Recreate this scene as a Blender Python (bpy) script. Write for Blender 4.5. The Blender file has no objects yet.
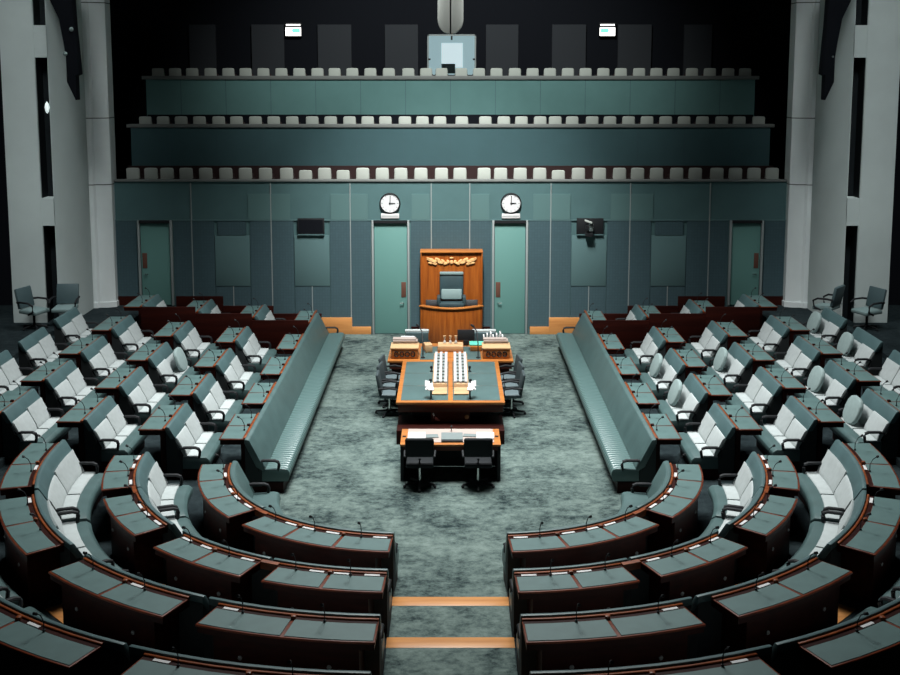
import bpy, bmesh, math
from math import sin, cos, pi, radians, sqrt
from mathutils import Vector, Matrix

SC = bpy.context.scene
COL = SC.collection

# ------------------------------------------------------------------ materials
def mat(name, col, rough=0.6, metal=0.0, spec=0.5, noise=0.0, nscale=8.0, bump=0.0, bscale=60.0, emit=None, estr=0.0, coat=0.0):
    m = bpy.data.materials.new(name); m.use_nodes = True
    nt = m.node_tree; b = nt.nodes['Principled BSDF']
    b.inputs['Base Color'].default_value = (*col, 1)
    b.inputs['Roughness'].default_value = rough
    b.inputs['Metallic'].default_value = metal
    b.inputs['Specular IOR Level'].default_value = spec
    if coat: b.inputs['Coat Weight'].default_value = coat
    tc = nt.nodes.new('ShaderNodeTexCoord')
    if noise:
        n = nt.nodes.new('ShaderNodeTexNoise'); n.inputs['Scale'].default_value = nscale; n.inputs['Detail'].default_value = 4
        r = nt.nodes.new('ShaderNodeValToRGB')
        r.color_ramp.elements[0].position = .3; r.color_ramp.elements[1].position = .7
        r.color_ramp.elements[0].color = (*[c * (1 - noise) for c in col], 1)
        r.color_ramp.elements[1].color = (*[min(1, c * (1 + noise)) for c in col], 1)
        nt.links.new(tc.outputs['Object'], n.inputs['Vector']); nt.links.new(n.outputs['Fac'], r.inputs['Fac'])
        nt.links.new(r.outputs['Color'], b.inputs['Base Color'])
    if bump:
        n2 = nt.nodes.new('ShaderNodeTexNoise'); n2.inputs['Scale'].default_value = bscale
        bp = nt.nodes.new('ShaderNodeBump'); bp.inputs['Strength'].default_value = bump; bp.inputs['Distance'].default_value = .01
        nt.links.new(tc.outputs['Object'], n2.inputs['Vector']); nt.links.new(n2.outputs['Fac'], bp.inputs['Height'])
        nt.links.new(bp.outputs['Normal'], b.inputs['Normal'])
    if emit:
        b.inputs['Emission Color'].default_value = (*emit, 1); b.inputs['Emission Strength'].default_value = estr
    return m

def wood(name, dark, light, rough=0.35, sx=14.0, axis=0, spec=0.5):
    m = bpy.data.materials.new(name); m.use_nodes = True
    nt = m.node_tree; b = nt.nodes['Principled BSDF']
    tc = nt.nodes.new('ShaderNodeTexCoord'); mp = nt.nodes.new('ShaderNodeMapping')
    sc = [sx, sx, sx]; sc[axis] = sx * .08
    mp.inputs['Scale'].default_value = sc
    n = nt.nodes.new('ShaderNodeTexNoise'); n.inputs['Scale'].default_value = 1.0; n.inputs['Detail'].default_value = 5
    r = nt.nodes.new('ShaderNodeValToRGB')
    r.color_ramp.elements[0].position = .3; r.color_ramp.elements[1].position = .72
    r.color_ramp.elements[0].color = (*dark, 1); r.color_ramp.elements[1].color = (*light, 1)
    nt.links.new(tc.outputs['Object'], mp.inputs['Vector']); nt.links.new(mp.outputs['Vector'], n.inputs['Vector'])
    nt.links.new(n.outputs['Fac'], r.inputs['Fac']); nt.links.new(r.outputs['Color'], b.inputs['Base Color'])
    b.inputs['Roughness'].default_value = rough; b.inputs['Specular IOR Level'].default_value = spec
    return m

def carpet_mat(name, a, bcol, c):
    m = bpy.data.materials.new(name); m.use_nodes = True
    nt = m.node_tree; b = nt.nodes['Principled BSDF']
    tc = nt.nodes.new('ShaderNodeTexCoord')
    mp = nt.nodes.new('ShaderNodeMapping'); mp.inputs['Scale'].default_value = (1.0, 1.25, 1)
    n1 = nt.nodes.new('ShaderNodeTexNoise'); n1.inputs['Scale'].default_value = 4.5; n1.inputs['Detail'].default_value = 10; n1.inputs['Roughness'].default_value = .8
    n2 = nt.nodes.new('ShaderNodeTexNoise'); n2.inputs['Scale'].default_value = .9; n2.inputs['Detail'].default_value = 3
    ad = nt.nodes.new('ShaderNodeMath'); ad.operation = 'ADD'
    ml = nt.nodes.new('ShaderNodeMath'); ml.operation = 'MULTIPLY'; ml.inputs[1].default_value = .5
    r = nt.nodes.new('ShaderNodeValToRGB')
    r.color_ramp.elements[0].position = .40; r.color_ramp.elements[0].color = (*a, 1)
    r.color_ramp.elements[1].position = .62; r.color_ramp.elements[1].color = (*c, 1)
    e = r.color_ramp.elements.new(.5); e.color = (*bcol, 1)
    nt.links.new(tc.outputs['Object'], mp.inputs['Vector']); nt.links.new(mp.outputs['Vector'], n1.inputs['Vector'])
    nt.links.new(tc.outputs['Object'], n2.inputs['Vector'])
    m1 = nt.nodes.new('ShaderNodeMath'); m1.operation = 'MULTIPLY'; m1.inputs[1].default_value = 1.35
    m2 = nt.nodes.new('ShaderNodeMath'); m2.operation = 'MULTIPLY'; m2.inputs[1].default_value = .65
    nt.links.new(n1.outputs['Fac'], m1.inputs[0]); nt.links.new(n2.outputs['Fac'], m2.inputs[0])
    nt.links.new(m1.outputs[0], ad.inputs[0]); nt.links.new(m2.outputs[0], ad.inputs[1])
    nt.links.new(ad.outputs[0], ml.inputs[0]); nt.links.new(ml.outputs[0], r.inputs['Fac'])
    nt.links.new(r.outputs['Color'], b.inputs['Base Color'])
    b.inputs['Roughness'].default_value = .95; b.inputs['Specular IOR Level'].default_value = .1
    n3 = nt.nodes.new('ShaderNodeTexNoise'); n3.inputs['Scale'].default_value = 70
    bp = nt.nodes.new('ShaderNodeBump'); bp.inputs['Strength'].default_value = .5; bp.inputs['Distance'].default_value = .01
    nt.links.new(tc.outputs['Object'], n3.inputs['Vector']); nt.links.new(n3.outputs['Fac'], bp.inputs['Height']); nt.links.new(bp.outputs['Normal'], b.inputs['Normal'])
    return m

def ribbed_leather(name, col, rough, scale):
    """leather stitched in channels along local Y"""
    m = mat(name, col, rough)
    nt = m.node_tree; b = nt.nodes['Principled BSDF']
    tc = nt.nodes.new('ShaderNodeTexCoord')
    w = nt.nodes.new('ShaderNodeTexWave'); w.wave_type = 'BANDS'; w.bands_direction = 'Y'; w.inputs['Scale'].default_value = scale
    w.wave_profile = 'SIN'
    bp = nt.nodes.new('ShaderNodeBump'); bp.inputs['Strength'].default_value = .55; bp.inputs['Distance'].default_value = .025
    nt.links.new(tc.outputs['Object'], w.inputs['Vector']); nt.links.new(w.outputs['Fac'], bp.inputs['Height']); nt.links.new(bp.outputs['Normal'], b.inputs['Normal'])
    return m

def grid_panel(name, col, line, scale):
    """wall cloth with a fine square grid of joints"""
    m = mat(name, col, .8, spec=.2)
    nt = m.node_tree; b = nt.nodes['Principled BSDF']
    tc = nt.nodes.new('ShaderNodeTexCoord'); mp = nt.nodes.new('ShaderNodeMapping'); mp.inputs['Rotation'].default_value = (radians(90), 0, 0)
    br = nt.nodes.new('ShaderNodeTexBrick'); br.offset = 0; br.inputs['Scale'].default_value = scale
    br.inputs['Brick Width'].default_value = 1; br.inputs['Row Height'].default_value = 1; br.inputs['Mortar Size'].default_value = .07
    br.inputs['Color1'].default_value = (*col, 1); br.inputs['Color2'].default_value = (*[c * .92 for c in col], 1); br.inputs['Mortar'].default_value = (*line, 1)
    nt.links.new(tc.outputs['Object'], mp.inputs['Vector']); nt.links.new(mp.outputs['Vector'], br.inputs['Vector']); nt.links.new(br.outputs['Color'], b.inputs['Base Color'])
    return m

M = {}
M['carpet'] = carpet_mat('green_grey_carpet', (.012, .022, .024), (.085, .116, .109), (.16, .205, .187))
M['carpet_terrace'] = carpet_mat('shaded_green_carpet', (.007, .012, .014), (.015, .023, .026), (.027, .039, .042))  # darkened copy of the carpet, shadow on the terraces is in its colour
M['leather'] = mat('teal_leather', (.062, .108, .108), .42, noise=.12, nscale=3, bump=.08, bscale=120)
M['leather_dark'] = mat('deep_teal_leather', (.026, .05, .058), .45, noise=.12, nscale=3)
M['band'] = mat('dusky_teal_leather', (.062, .112, .118), .45, noise=.12, nscale=3)
M['seat_leather'] = ribbed_leather('stitched_teal_leather', (.08, .138, .135), .36, 2.6)
M['pad'] = mat('desk_pad_leather', (.078, .14, .137), .5, noise=.08, nscale=5)
M['pale'] = mat('pale_grey_fabric', (.40, .435, .435), .85, spec=.2, noise=.05, nscale=10)
M['pale_green'] = mat('pale_green_fabric', (.27, .345, .34), .8, spec=.2, noise=.05, nscale=10)
M['shell'] = mat('charcoal_fabric', (.035, .04, .042), .8, spec=.2)
M['wood_dark'] = wood('red_brown_wood', (.014, .002, .0012), (.032, .005, .0028), .5, 10, spec=.12)
M['wood_rail'] = wood('orange_brown_wood', (.12, .024, .005), (.27, .065, .013), .42, 12, spec=.35)
M['wood_edge'] = wood('red_orange_edge_wood', (.085, .013, .004), (.17, .032, .007), .45, 12, spec=.3)
M['wood_orange'] = wood('bright_orange_wood', (.42, .17, .05), (.62, .28, .09), .4, 9)
M['wood_table'] = wood('honey_wood', (.32, .10, .02), (.5, .185, .042), .36, 9)
M['wood_apron'] = wood('red_table_wood', (.06, .008, .003), (.12, .02, .006), .4, 9, spec=.3)
M['wood_speaker'] = wood('amber_wood', (.19, .042, .005), (.36, .1, .013), .34, 14, axis=2)
M['wood_pale'] = wood('pale_wood', (.5, .3, .15), (.68, .45, .25), .45, 9)
M['black'] = mat('black_plastic', (.009, .010, .012), .6, spec=.3)
M['black_fabric'] = mat('black_fabric', (.007, .009, .011), .75, spec=.25)
M['chair_teal'] = mat('chair_teal_fabric', (.055, .09, .098), .6)
M['chair_dark'] = mat('chair_dark_fabric', (.03, .045, .05), .7)
M['chair_seat'] = mat('chair_seat_fabric', (.085, .115, .125), .6)  # lighter than the back, the sheen on the seat is in its colour
M['chair_light'] = mat('chair_grey_green_fabric', (.17, .24, .24), .6)
M['chrome'] = mat('chrome', (.7, .7, .68), .25, metal=1)
M['knob_metal'] = mat('dull_knob_metal', (.2, .2, .2), .6)
M['paper'] = mat('white_paper', (.6, .59, .59), .8)
M['rack_paper'] = mat('rack_paper_white', (.46, .45, .45), .8)
M['paper_pink'] = mat('cream_paper', (.36, .29, .26), .8)
M['grey_card'] = mat('grey_card', (.15, .18, .18), .7)
M['white_wall'] = mat('white_plaster', (.5, .56, .55), .75, spec=.3, noise=.04, nscale=1.2)
M['white_pillar'] = mat('white_stone', (.72, .76, .76), .6, spec=.3, noise=.03, nscale=1.5)
M['joint'] = mat('dark_joint', (.06, .07, .07), .8)
M['slit'] = mat('recess_shade', (.006, .009, .011), .7, spec=.2)  # near-black colour stands in for shade inside the wall slits
M['wall_up'] = mat('teal_wall_cloth', (.072, .135, .14), .85, spec=.15, noise=.05, nscale=2)
M['wall_low'] = grid_panel('teal_grid_cloth', (.052, .092, .107), (.043, .077, .09), 12)
M['wall_light'] = mat('light_teal_panel', (.085, .15, .155), .8, spec=.2)
M['wall_mid'] = mat('mid_teal_panel', (.084, .155, .155), .8, spec=.2)
M['batten'] = mat('pale_metal_strip', (.24, .27, .27), .5)
M['door'] = mat('teal_door_paint', (.105, .235, .215), .55)
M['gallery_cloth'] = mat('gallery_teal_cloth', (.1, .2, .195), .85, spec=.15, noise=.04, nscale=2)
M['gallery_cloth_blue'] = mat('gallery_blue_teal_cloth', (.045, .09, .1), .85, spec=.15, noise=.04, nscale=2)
M['gallery_cap'] = mat('grey_capping', (.15, .16, .155), .6)
M['seat_red'] = mat('dark_red_cloth', (.018, .004, .004), .9)
M['gallery_seat'] = mat('pale_olive_fabric', (.40, .425, .39), .85, spec=.2)
M['void'] = mat('black_and_unlit', (.006, .007, .010), .9, spec=.1)  # true black for rigs and screen, painted darkness for unlit walls
M['pilaster'] = mat('grey_panel', (.026, .029, .034), .8, spec=.2)
M['gold'] = mat('gilt_wood', (.85, .48, .2), .45)
M['brown_plate'] = mat('brown_push_plate', (.11, .045, .03), .5)
M['green_folder'] = mat('green_folder', (.1, .5, .38), .5)
M['rack_wood'] = wood('tan_wood', (.42, .24, .12), (.55, .34, .18), .45, 9)
M['glow_white'] = mat('lit_white', (.8, .85, .85), .5, emit=(.86, .94, .97), estr=.72)
M['glow_exit'] = mat('lit_sign_white', (.9, .9, .9), .5, emit=(1, .97, .93), estr=2.2)
M['glow_green'] = mat('lit_sign_green', (.1, .6, .4), .5, emit=(.25, .8, .6), estr=.9)
M['booth_wall'] = mat('booth_wall', (.3, .36, .38), .8, emit=(.6, .78, .82), estr=.5)  # emission stands in for the lighting inside the booth
M['glass'] = mat('window_glass', (.8, .9, .92), .05)
_g = M['glass'].node_tree.nodes['Principled BSDF']; _g.inputs['Transmission Weight'].default_value = 1; _g.inputs['IOR'].default_value = 1.01
M['lamp'] = mat('lamp_lens', (1, 1, 1), .3, emit=(.8, .95, .92), estr=.6)
M['speaker_grey'] = mat('grey_metal', (.5, .53, .5), .6)
M['ceiling'] = mat('dark_ceiling', (.02, .022, .025), .9)
M['clock_face'] = mat('clock_face_white', (.62, .62, .63), .6)

# ------------------------------------------------------------------ mesh builder
class MB:
    def __init__(s): s.bm = bmesh.new()
    def poly_prism(s, pts, vec):
        """closed outline of 3D points extruded by vec"""
        v = Vector(vec)
        a = [s.bm.verts.new(p) for p in pts]; b = [s.bm.verts.new(Vector(p) + v) for p in pts]
        n = len(a)
        s.bm.faces.new(a); s.bm.faces.new(list(reversed(b)))
        for i in range(n): s.bm.faces.new((a[i], b[i], b[(i + 1) % n], a[(i + 1) % n]))
        return s
    def box(s, x0, x1, y0, y1, z0, z1):
        return s.poly_prism([(x0, y0, z0), (x1, y0, z0), (x1, y1, z0), (x0, y1, z0)], (0, 0, z1 - z0))
    def obox(s, c, size, rot):
        """box of size about c, turned by the matrix rot"""
        hx, hy, hz = [q / 2 for q in size]; c = Vector(c)
        pts = [c + rot @ Vector(p) for p in ((-hx, -hy, -hz), (hx, -hy, -hz), (hx, hy, -hz), (-hx, hy, -hz))]
        return s.poly_prism(pts, rot @ Vector((0, 0, 2 * hz)))
    def tube(s, pts, r, n=6, rx=None):
        pts = [Vector(p) for p in pts]; rings = []
        for i, p in enumerate(pts):
            d = (pts[min(i + 1, len(pts) - 1)] - pts[max(i - 1, 0)]).normalized()
            up = Vector((0, 0, 1)) if abs(d.z) < .95 else Vector((1, 0, 0))
            u = d.cross(up).normalized(); w = d.cross(u).normalized()
            rr = r[i] if isinstance(r, (list, tuple)) else r
            ru = rx if rx else rr
            rings.append([s.bm.verts.new(p + u * ru * cos(2 * pi * k / n) + w * rr * sin(2 * pi * k / n)) for k in range(n)])
        for a, b in zip(rings, rings[1:]):
            for k in range(n): s.bm.faces.new((a[k], a[(k + 1) % n], b[(k + 1) % n], b[k]))
        s.bm.faces.new(rings[0]); s.bm.faces.new(list(reversed(rings[-1])))
        return s
    def lathe(s, prof, c=(0, 0, 0), n=20, rot=None):
        c = Vector(c); rot = rot or Matrix.Identity(3); rings = []
        for r, z in prof:
            rings.append([s.bm.verts.new(c + rot @ Vector((max(r, 1e-4) * cos(2 * pi * k / n), max(r, 1e-4) * sin(2 * pi * k / n), z))) for k in range(n)])
        for a, b in zip(rings, rings[1:]):
            for k in range(n): s.bm.faces.new((a[k], a[(k + 1) % n], b[(k + 1) % n], b[k]))
        s.bm.faces.new(list(reversed(rings[0]))); s.bm.faces.new(rings[-1])
        return s
    def sphere(s, c, r, n=8):
        return s.lathe([(r * sin(pi * i / n), -r * cos(pi * i / n)) for i in range(n + 1)], c, n + 2)
    def sweep(s, prof, frames):
        """profile of (offset, height) carried along frames of (origin, outward direction)"""
        rings = [[s.bm.verts.new((o[0] + d[0] * p[0], o[1] + d[1] * p[0], p[1])) for p in prof] for o, d in frames]
        n = len(prof)
        for a, b in zip(rings, rings[1:]):
            for k in range(n): s.bm.faces.new((a[k], a[(k + 1) % n], b[(k + 1) % n], b[k]))
        s.bm.faces.new(list(reversed(rings[0]))); s.bm.faces.new(rings[-1])
        return s
    def mesh(s, name, m, bevel=0, seg=2, smooth=True):
        bmesh.ops.remove_doubles(s.bm, verts=s.bm.verts, dist=1e-5)
        bmesh.ops.recalc_face_normals(s.bm, faces=s.bm.faces)
        if bevel:
            ed = [e for e in s.bm.edges if len(e.link_faces) == 2 and e.calc_face_angle(0) > radians(28)]
            bmesh.ops.bevel(s.bm, geom=ed, offset=bevel, segments=seg, profile=.5, affect='EDGES', clamp_overlap=True)
        me = bpy.data.meshes.new(name); s.bm.to_mesh(me); s.bm.free()
        me.materials.append(m)
        if smooth:
            me.polygons.foreach_set('use_smooth', [True] * len(me.polygons))
            me.set_sharp_from_angle(angle=radians(38))
        return me

def link(name, me, parent=None, loc=None):
    o = bpy.data.objects.new(name, me); COL.objects.link(o)
    if parent: o.parent = parent
    if loc is not None: o.location = loc
    return o
def part(name, mb, m, parent, bevel=0, seg=2, label=None, loc=None):
    """mesh in world coordinates, hung under parent (origins only, so offsets subtract)"""
    me = mb.mesh(name, M[m], bevel, seg)
    w = Vector((0, 0, 0)); p = parent
    while p is not None: w += Vector(p.location); p = p.parent
    me.transform(Matrix.Translation(-w))
    o = link(name, me, parent)
    if label: o['label'] = label
    return o
def thing(name, label, cat, loc=(0, 0, 0), group=None):
    o = bpy.data.objects.new(name, None); COL.objects.link(o); o.empty_display_size = .2
    o.location = loc; o['label'] = label; o['category'] = cat
    if group: o['group'] = group
    return o
def single(name, mb, m, label, cat, loc=(0, 0, 0), group=None, bevel=0, seg=2):
    me = mb.mesh(name, M[m], bevel, seg); me.transform(Matrix.Translation(-Vector(loc)))
    o = link(name, me, None, loc); o['label'] = label; o['category'] = cat
    if group: o['group'] = group
    return o
def struct(name, mb, m, parent=None, bevel=0):
    me = mb.mesh(name, M[m], bevel); o = link(name, me, parent); o['kind'] = 'structure'
    return o
RZ = lambda a: Matrix.Rotation(a, 3, 'Z')
RX = lambda a: Matrix.Rotation(a, 3, 'X')
RY = lambda a: Matrix.Rotation(a, 3, 'Y')

# ------------------------------------------------------------------ layout of the seating horseshoe
CX, CY = .686, 18.68                       # centre of each quarter circle: (-CX, CY) and (CX, CY)
PITCH, RISE = 1.535, .15
def Rk(k): return 3.09 + PITCH * (k - 1)    # top front edge of the row's backrest, measured out from the centre line
def Sk(k): return 3.39 + 1.44 * (k - 2)    # step edge of the row's terrace
def Zk(k): return RISE * (k - 1)            # floor of the row
SIDES = {'left': -1, 'right': 1}

class Straight:
    def __init__(s, side, y0, y1): s.side, s.y0, s.y1 = side, y0, y1; s.len = y1 - y0
    def fr(s, f): return ((s.side * CX, s.y0 + f * (s.y1 - s.y0)), (s.side, 0))
    def frames(s, f0=0, f1=1, n=1): return [s.fr(f0 + (f1 - f0) * i / n) for i in range(n + 1)]
    def local(s, R): return s.len
class Arc:
    """a0 at the cross aisle (0 degrees points sideways), 90 at the central steps"""
    def __init__(s, side, a0, a1): s.side, s.a0, s.a1 = side, radians(a0), radians(a1)
    def fr(s, f):
        a = s.a1 + (s.a0 - s.a1) * f
        return ((s.side * CX, CY), (s.side * cos(a), -sin(a)))
    def frames(s, f0=0, f1=1, n=None):
        n = n or max(2, int(abs(s.a1 - s.a0) * abs(f1 - f0) / radians(3)))
        return [s.fr(f0 + (f1 - f0) * i / n) for i in range(n + 1)]
    def local(s, R): return abs(s.a1 - s.a0) * R
def at(path, f, sv, z):
    o, d = path.fr(f); return Vector((o[0] + d[0] * sv, o[1] + d[1] * sv, z))
def gap(path, R, metres): return metres / path.local(R)

def arm_loop(mb, path, f, R, zf, r=.028):
    P = [(-.20, .42), (-.185, .55), (-.22, .60), (-.29, .615), (-.50, .615), (-.56, .59), (-.58, .54), (-.565, .42)]
    pts = [at(path, f, R + a, zf + b) for a, b in P]
    mb.tube(pts, r, 8, rx=.04)

def bench(path, R, zf, root, style, panels=2, tilt=(), arms=(0, 1), rib='leather'):
    """backrest, panels, seat, armrests and plinth of one bench along path; f=0 is the camera end"""
    e = gap(path, R, .012)
    shell = [(R - .25, zf + .12), (R - .255, zf + .44), (R - .01, zf + 1.0), (R + .045, zf + 1.0), (R + .045, zf + .12)]
    part('backrest_shell', MB().sweep(shell, path.frames(0, 1)), 'shell', root)
    if style == 'pale':
        band = [(R - .155, zf + .79), (R - .02, zf + 1.02), (R + .0, zf + 1.035), (R + .05, zf + 1.035), (R + .05, zf + .95), (R - .04, zf + .8)]
        part('headrest_band', MB().sweep(band, path.frames(-e, 1 + e)), 'band', root, .012)
        for i in range(panels):
            a, b = i / panels + e * 1.2, (i + 1) / panels - e * 1.2
            if i in tilt: continue
            face = [(R - .29, zf + .44), (R - .335, zf + .46), (R - .31, zf + .54), (R - .185, zf + .78), (R - .15, zf + .82 + (.05 if i else 0)), (R - .10, zf + .82), (R - .10, zf + .8)]
            part('back_panel', MB().sweep(face, path.frames(a, b)), 'pale', root, .01)
        for i in tilt:
            a, b = i / panels, (i + 1) / panels
            mb = MB(); n = 14; pts = []
            for k in range(n):     # rounded leaf outline in the plane of the cushion
                t = 2 * pi * k / n
                ex = abs(cos(t)) ** .75 * (1 if cos(t) > 0 else -1); ez = abs(sin(t)) ** .75 * (1 if sin(t) > 0 else -1)
                f = (a + b) / 2 + ex * (b - a) * .45; h = .5 + .5 * ez
                pts.append(at(path, f, R - .55 + h * .20, zf + .45 + h * .54))
            o, d = path.fr((a + b) / 2)
            mb.poly_prism(pts, Vector((d[0] * .085, d[1] * .085, -.03)))
            part('back_cushion', mb, 'pale_green', root, .03, 3, 'back cushion tipped forward')
            face = [(R - .25, zf + .44), (R - .27, zf + .46), (R - .15, zf + .80), (R - .09, zf + .8)]
            part('back_panel', MB().sweep(face, path.frames(a + e, b - e)), 'pale', root, .01)
        seat = [(R - .24, zf + .20), (R - .24, zf + .43), (R - .52, zf + .435), (R - .70, zf + .43), (R - .765, zf + .38), (R - .77, zf + .30), (R - .73, zf + .2)]
        sc = part('seat_cushion', MB().sweep(seat, path.frames(e, 1 - e)), 'leather', root, .015)
        for i in range(panels):
            a, b = i / panels + e, (i + 1) / panels - e
            top = [(R - .26, zf + .42), (R - .26, zf + .455), (R - .53, zf + .455), (R - .545, zf + .43)]
            part('seat_panel', MB().sweep(top, path.frames(a + e, b - e)), 'pale', sc, .008)
    else:
        face = [(R - .30, zf + .42), (R - .325, zf + .46), (R - .04, zf + 1.02), (R + .0, zf + 1.035), (R + .05, zf + 1.035), (R + .05, zf + .95), (R - .16, zf + .5)]
        part('backrest', MB().sweep(face, path.frames(-e, 1 + e)), 'leather', root, .014)
        seat = [(R - .26, zf + .22), (R - .26, zf + .44), (R - .66, zf + .47), (R - .74, zf + .455), (R - .775, zf + .40), (R - .78, zf + .32), (R - .74, zf + .22)]
        part('seat_cushion', MB().sweep(seat, path.frames(0, 1)), rib, root, .015)
    pl = [(R - .66, zf), (R - .66, zf + .20), (R + .05, zf + .20), (R + .05, zf)]
    part('plinth', MB().sweep(pl, path.frames(e, 1 - e)), 'wood_dark', root)
    for f in arms:
        mb = MB(); arm_loop(mb, path, f + (.035 if f == 0 else -.035) / path.local(R), R, zf)
        part('armrest', mb, 'black', root)

def mic(mb, path, f, R, zf):
    p = [at(path, f, R + .17, zf + 1.0), at(path, f, R + .17, zf + 1.12), at(path, f, R + .21, zf + 1.21), at(path, f, R + .26, zf + 1.25)]
    mb.tube(p, .007, 5); mb.lathe([(.0, -.0), (.018, .0), (.018, .02), (0, .022)], p[0], 8)
    mb.tube([p[3], at(path, f, R + .30, zf + 1.27)], .02, 7)

def desk(path, R, zf, root, pads=2, curved=False, papers=(), few=False):
    """desk joined behind a bench: top with leather pads, rail, modesty panel, microphones"""
    e = gap(path, R, .01)
    zt = zf + .985
    w0, w1, p0, rl = (.58, .59, .165, .085) if curved else (.555, .565, .125, .095)
    top = [(R + .058, zt - .025), (R + .058, zt), (R + w0, zt), (R + w1, zt - .01), (R + w1, zt - .025)]
    dtop = part('desk_top', MB().sweep(top, path.frames(0, 1)), 'wood_edge', root, .005)
    body = [(R + .058, zt - .11), (R + .058, zt - .025), (R + w0 - .015, zt - .025), (R + w0 - .015, zt - .11)]
    part('drawer_body', MB().sweep(body, path.frames(e, 1 - e)), 'wood_dark', root)
    rail = [(R + .058, zt), (R + .058, zf + 1.01), (R + rl, zf + 1.01), (R + rl + .01, zf + 1.0), (R + rl + .01, zt)]
    part('rail', MB().sweep(rail, path.frames(0, 1)), 'wood_rail', root, .005)
    if curved:
        lg = [(R + .097, zt - .005), (R + .097, zt + .002), (R + p0 - .006, zt + .002), (R + p0 - .006, zt - .005)]
        part('paper_ledge', MB().sweep(lg, path.frames(e, 1 - e)), 'wood_dark', root)
    if curved:
        fp = [(R + .47, zf + .15), (R + .47, zt - .11), (R + .51, zt - .11), (R + .51, zf + .15)]
        fpan = part('front_panel', MB().sweep(fp, path.frames(e * 18, 1 - e * 18)), 'wood_dark', root)
        for f in (0, 1):
            a, b = (e * 18, e * 21) if f == 0 else (1 - e * 21, 1 - e * 18)
            ep = [(R + .06, zf + .15), (R + .06, zt - .11), (R + .47, zt - .11), (R + .47, zf + .15)]
            part('end_panel', MB().sweep(ep, path.frames(a, b, 2)), 'wood_dark', root)
    else:
        mp = [(R + .06, zf + .15), (R + .06, zt - .11), (R + .15, zt - .11), (R + .15, zf + .15)]
        part('back_panel', MB().sweep(mp, path.frames(e, 1 - e)), 'wood_dark', root)
    for i in range(pads):
        a, b = i / pads, (i + 1) / pads
        g = gap(path, R, .022)
        pd = [(R + p0, zt - .01), (R + p0, zt + .008), (R + w0 - .02, zt + .008), (R + w0 - .02, zt - .01)]
        part('writing_pad', MB().sweep(pd, path.frames(a + g, b - g)), 'pad', dtop, .004, 1)
        mb = MB(); mic(mb, path, a + (b - a) * .62, R, zf)
        part('microphone', mb, 'black', root)
        if curved:
            mb = MB(); c = at(path, (a + b) / 2, R + .51, zf + .62); o, d = path.fr((a + b) / 2)
            q = Vector((0, 0, 1)).rotation_difference(Vector((d[0], d[1], 0))).to_matrix()
            mb.lathe([(.0, 0), (.028, 0), (.028, .012), (.012, .02), (0, .022)], c, 10, q)
            part('lock_knob', mb, 'knob_metal', fpan)
    for i in range(1, pads):
        mb = MB(); c = at(path, i / pads, R + .14, zt)
        mb.box(c.x - .03, c.x + .03, c.y - .03, c.y + .03, zt, zt + .045)
        part('switch_box', mb, 'wood_rail' if curved else 'wood_dark', root, .008)
    if curved:
        for i in range(pads):
            for j in (.25, .8):
                c = (i + j) / pads; w = gap(path, R, .1)
                st = [(R + .105, zt), (R + .105, zt + .012), (R + .15, zt + .012), (R + .15, zt)]
                if (j == .25 and few is False) or (j == .8 and i in papers):
                    part('paper_strip', MB().sweep(st, path.frames(c - w, c + w, 2)), 'paper', root, label='white paper strip along the rail')

ROWW = {1: 'the long bench', 2: 'the first tier', 3: 'the second tier', 4: 'the third tier', 5: 'the outermost tier'}
UNITW = ['nearest the curved desks', 'second from the curved desks', 'third from the curved desks', 'last before the wooden screens', 'behind the wooden screens']
U0 = [20.0, 22.22, 24.45, 26.75, 29.5]; UL = 1.5
FLAPS = {('left', 3): [2], ('right', 2): [1, 2], ('right', 3): [2], ('right', 4): [0, 1], ('right', 5): [2, 3]}

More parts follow.
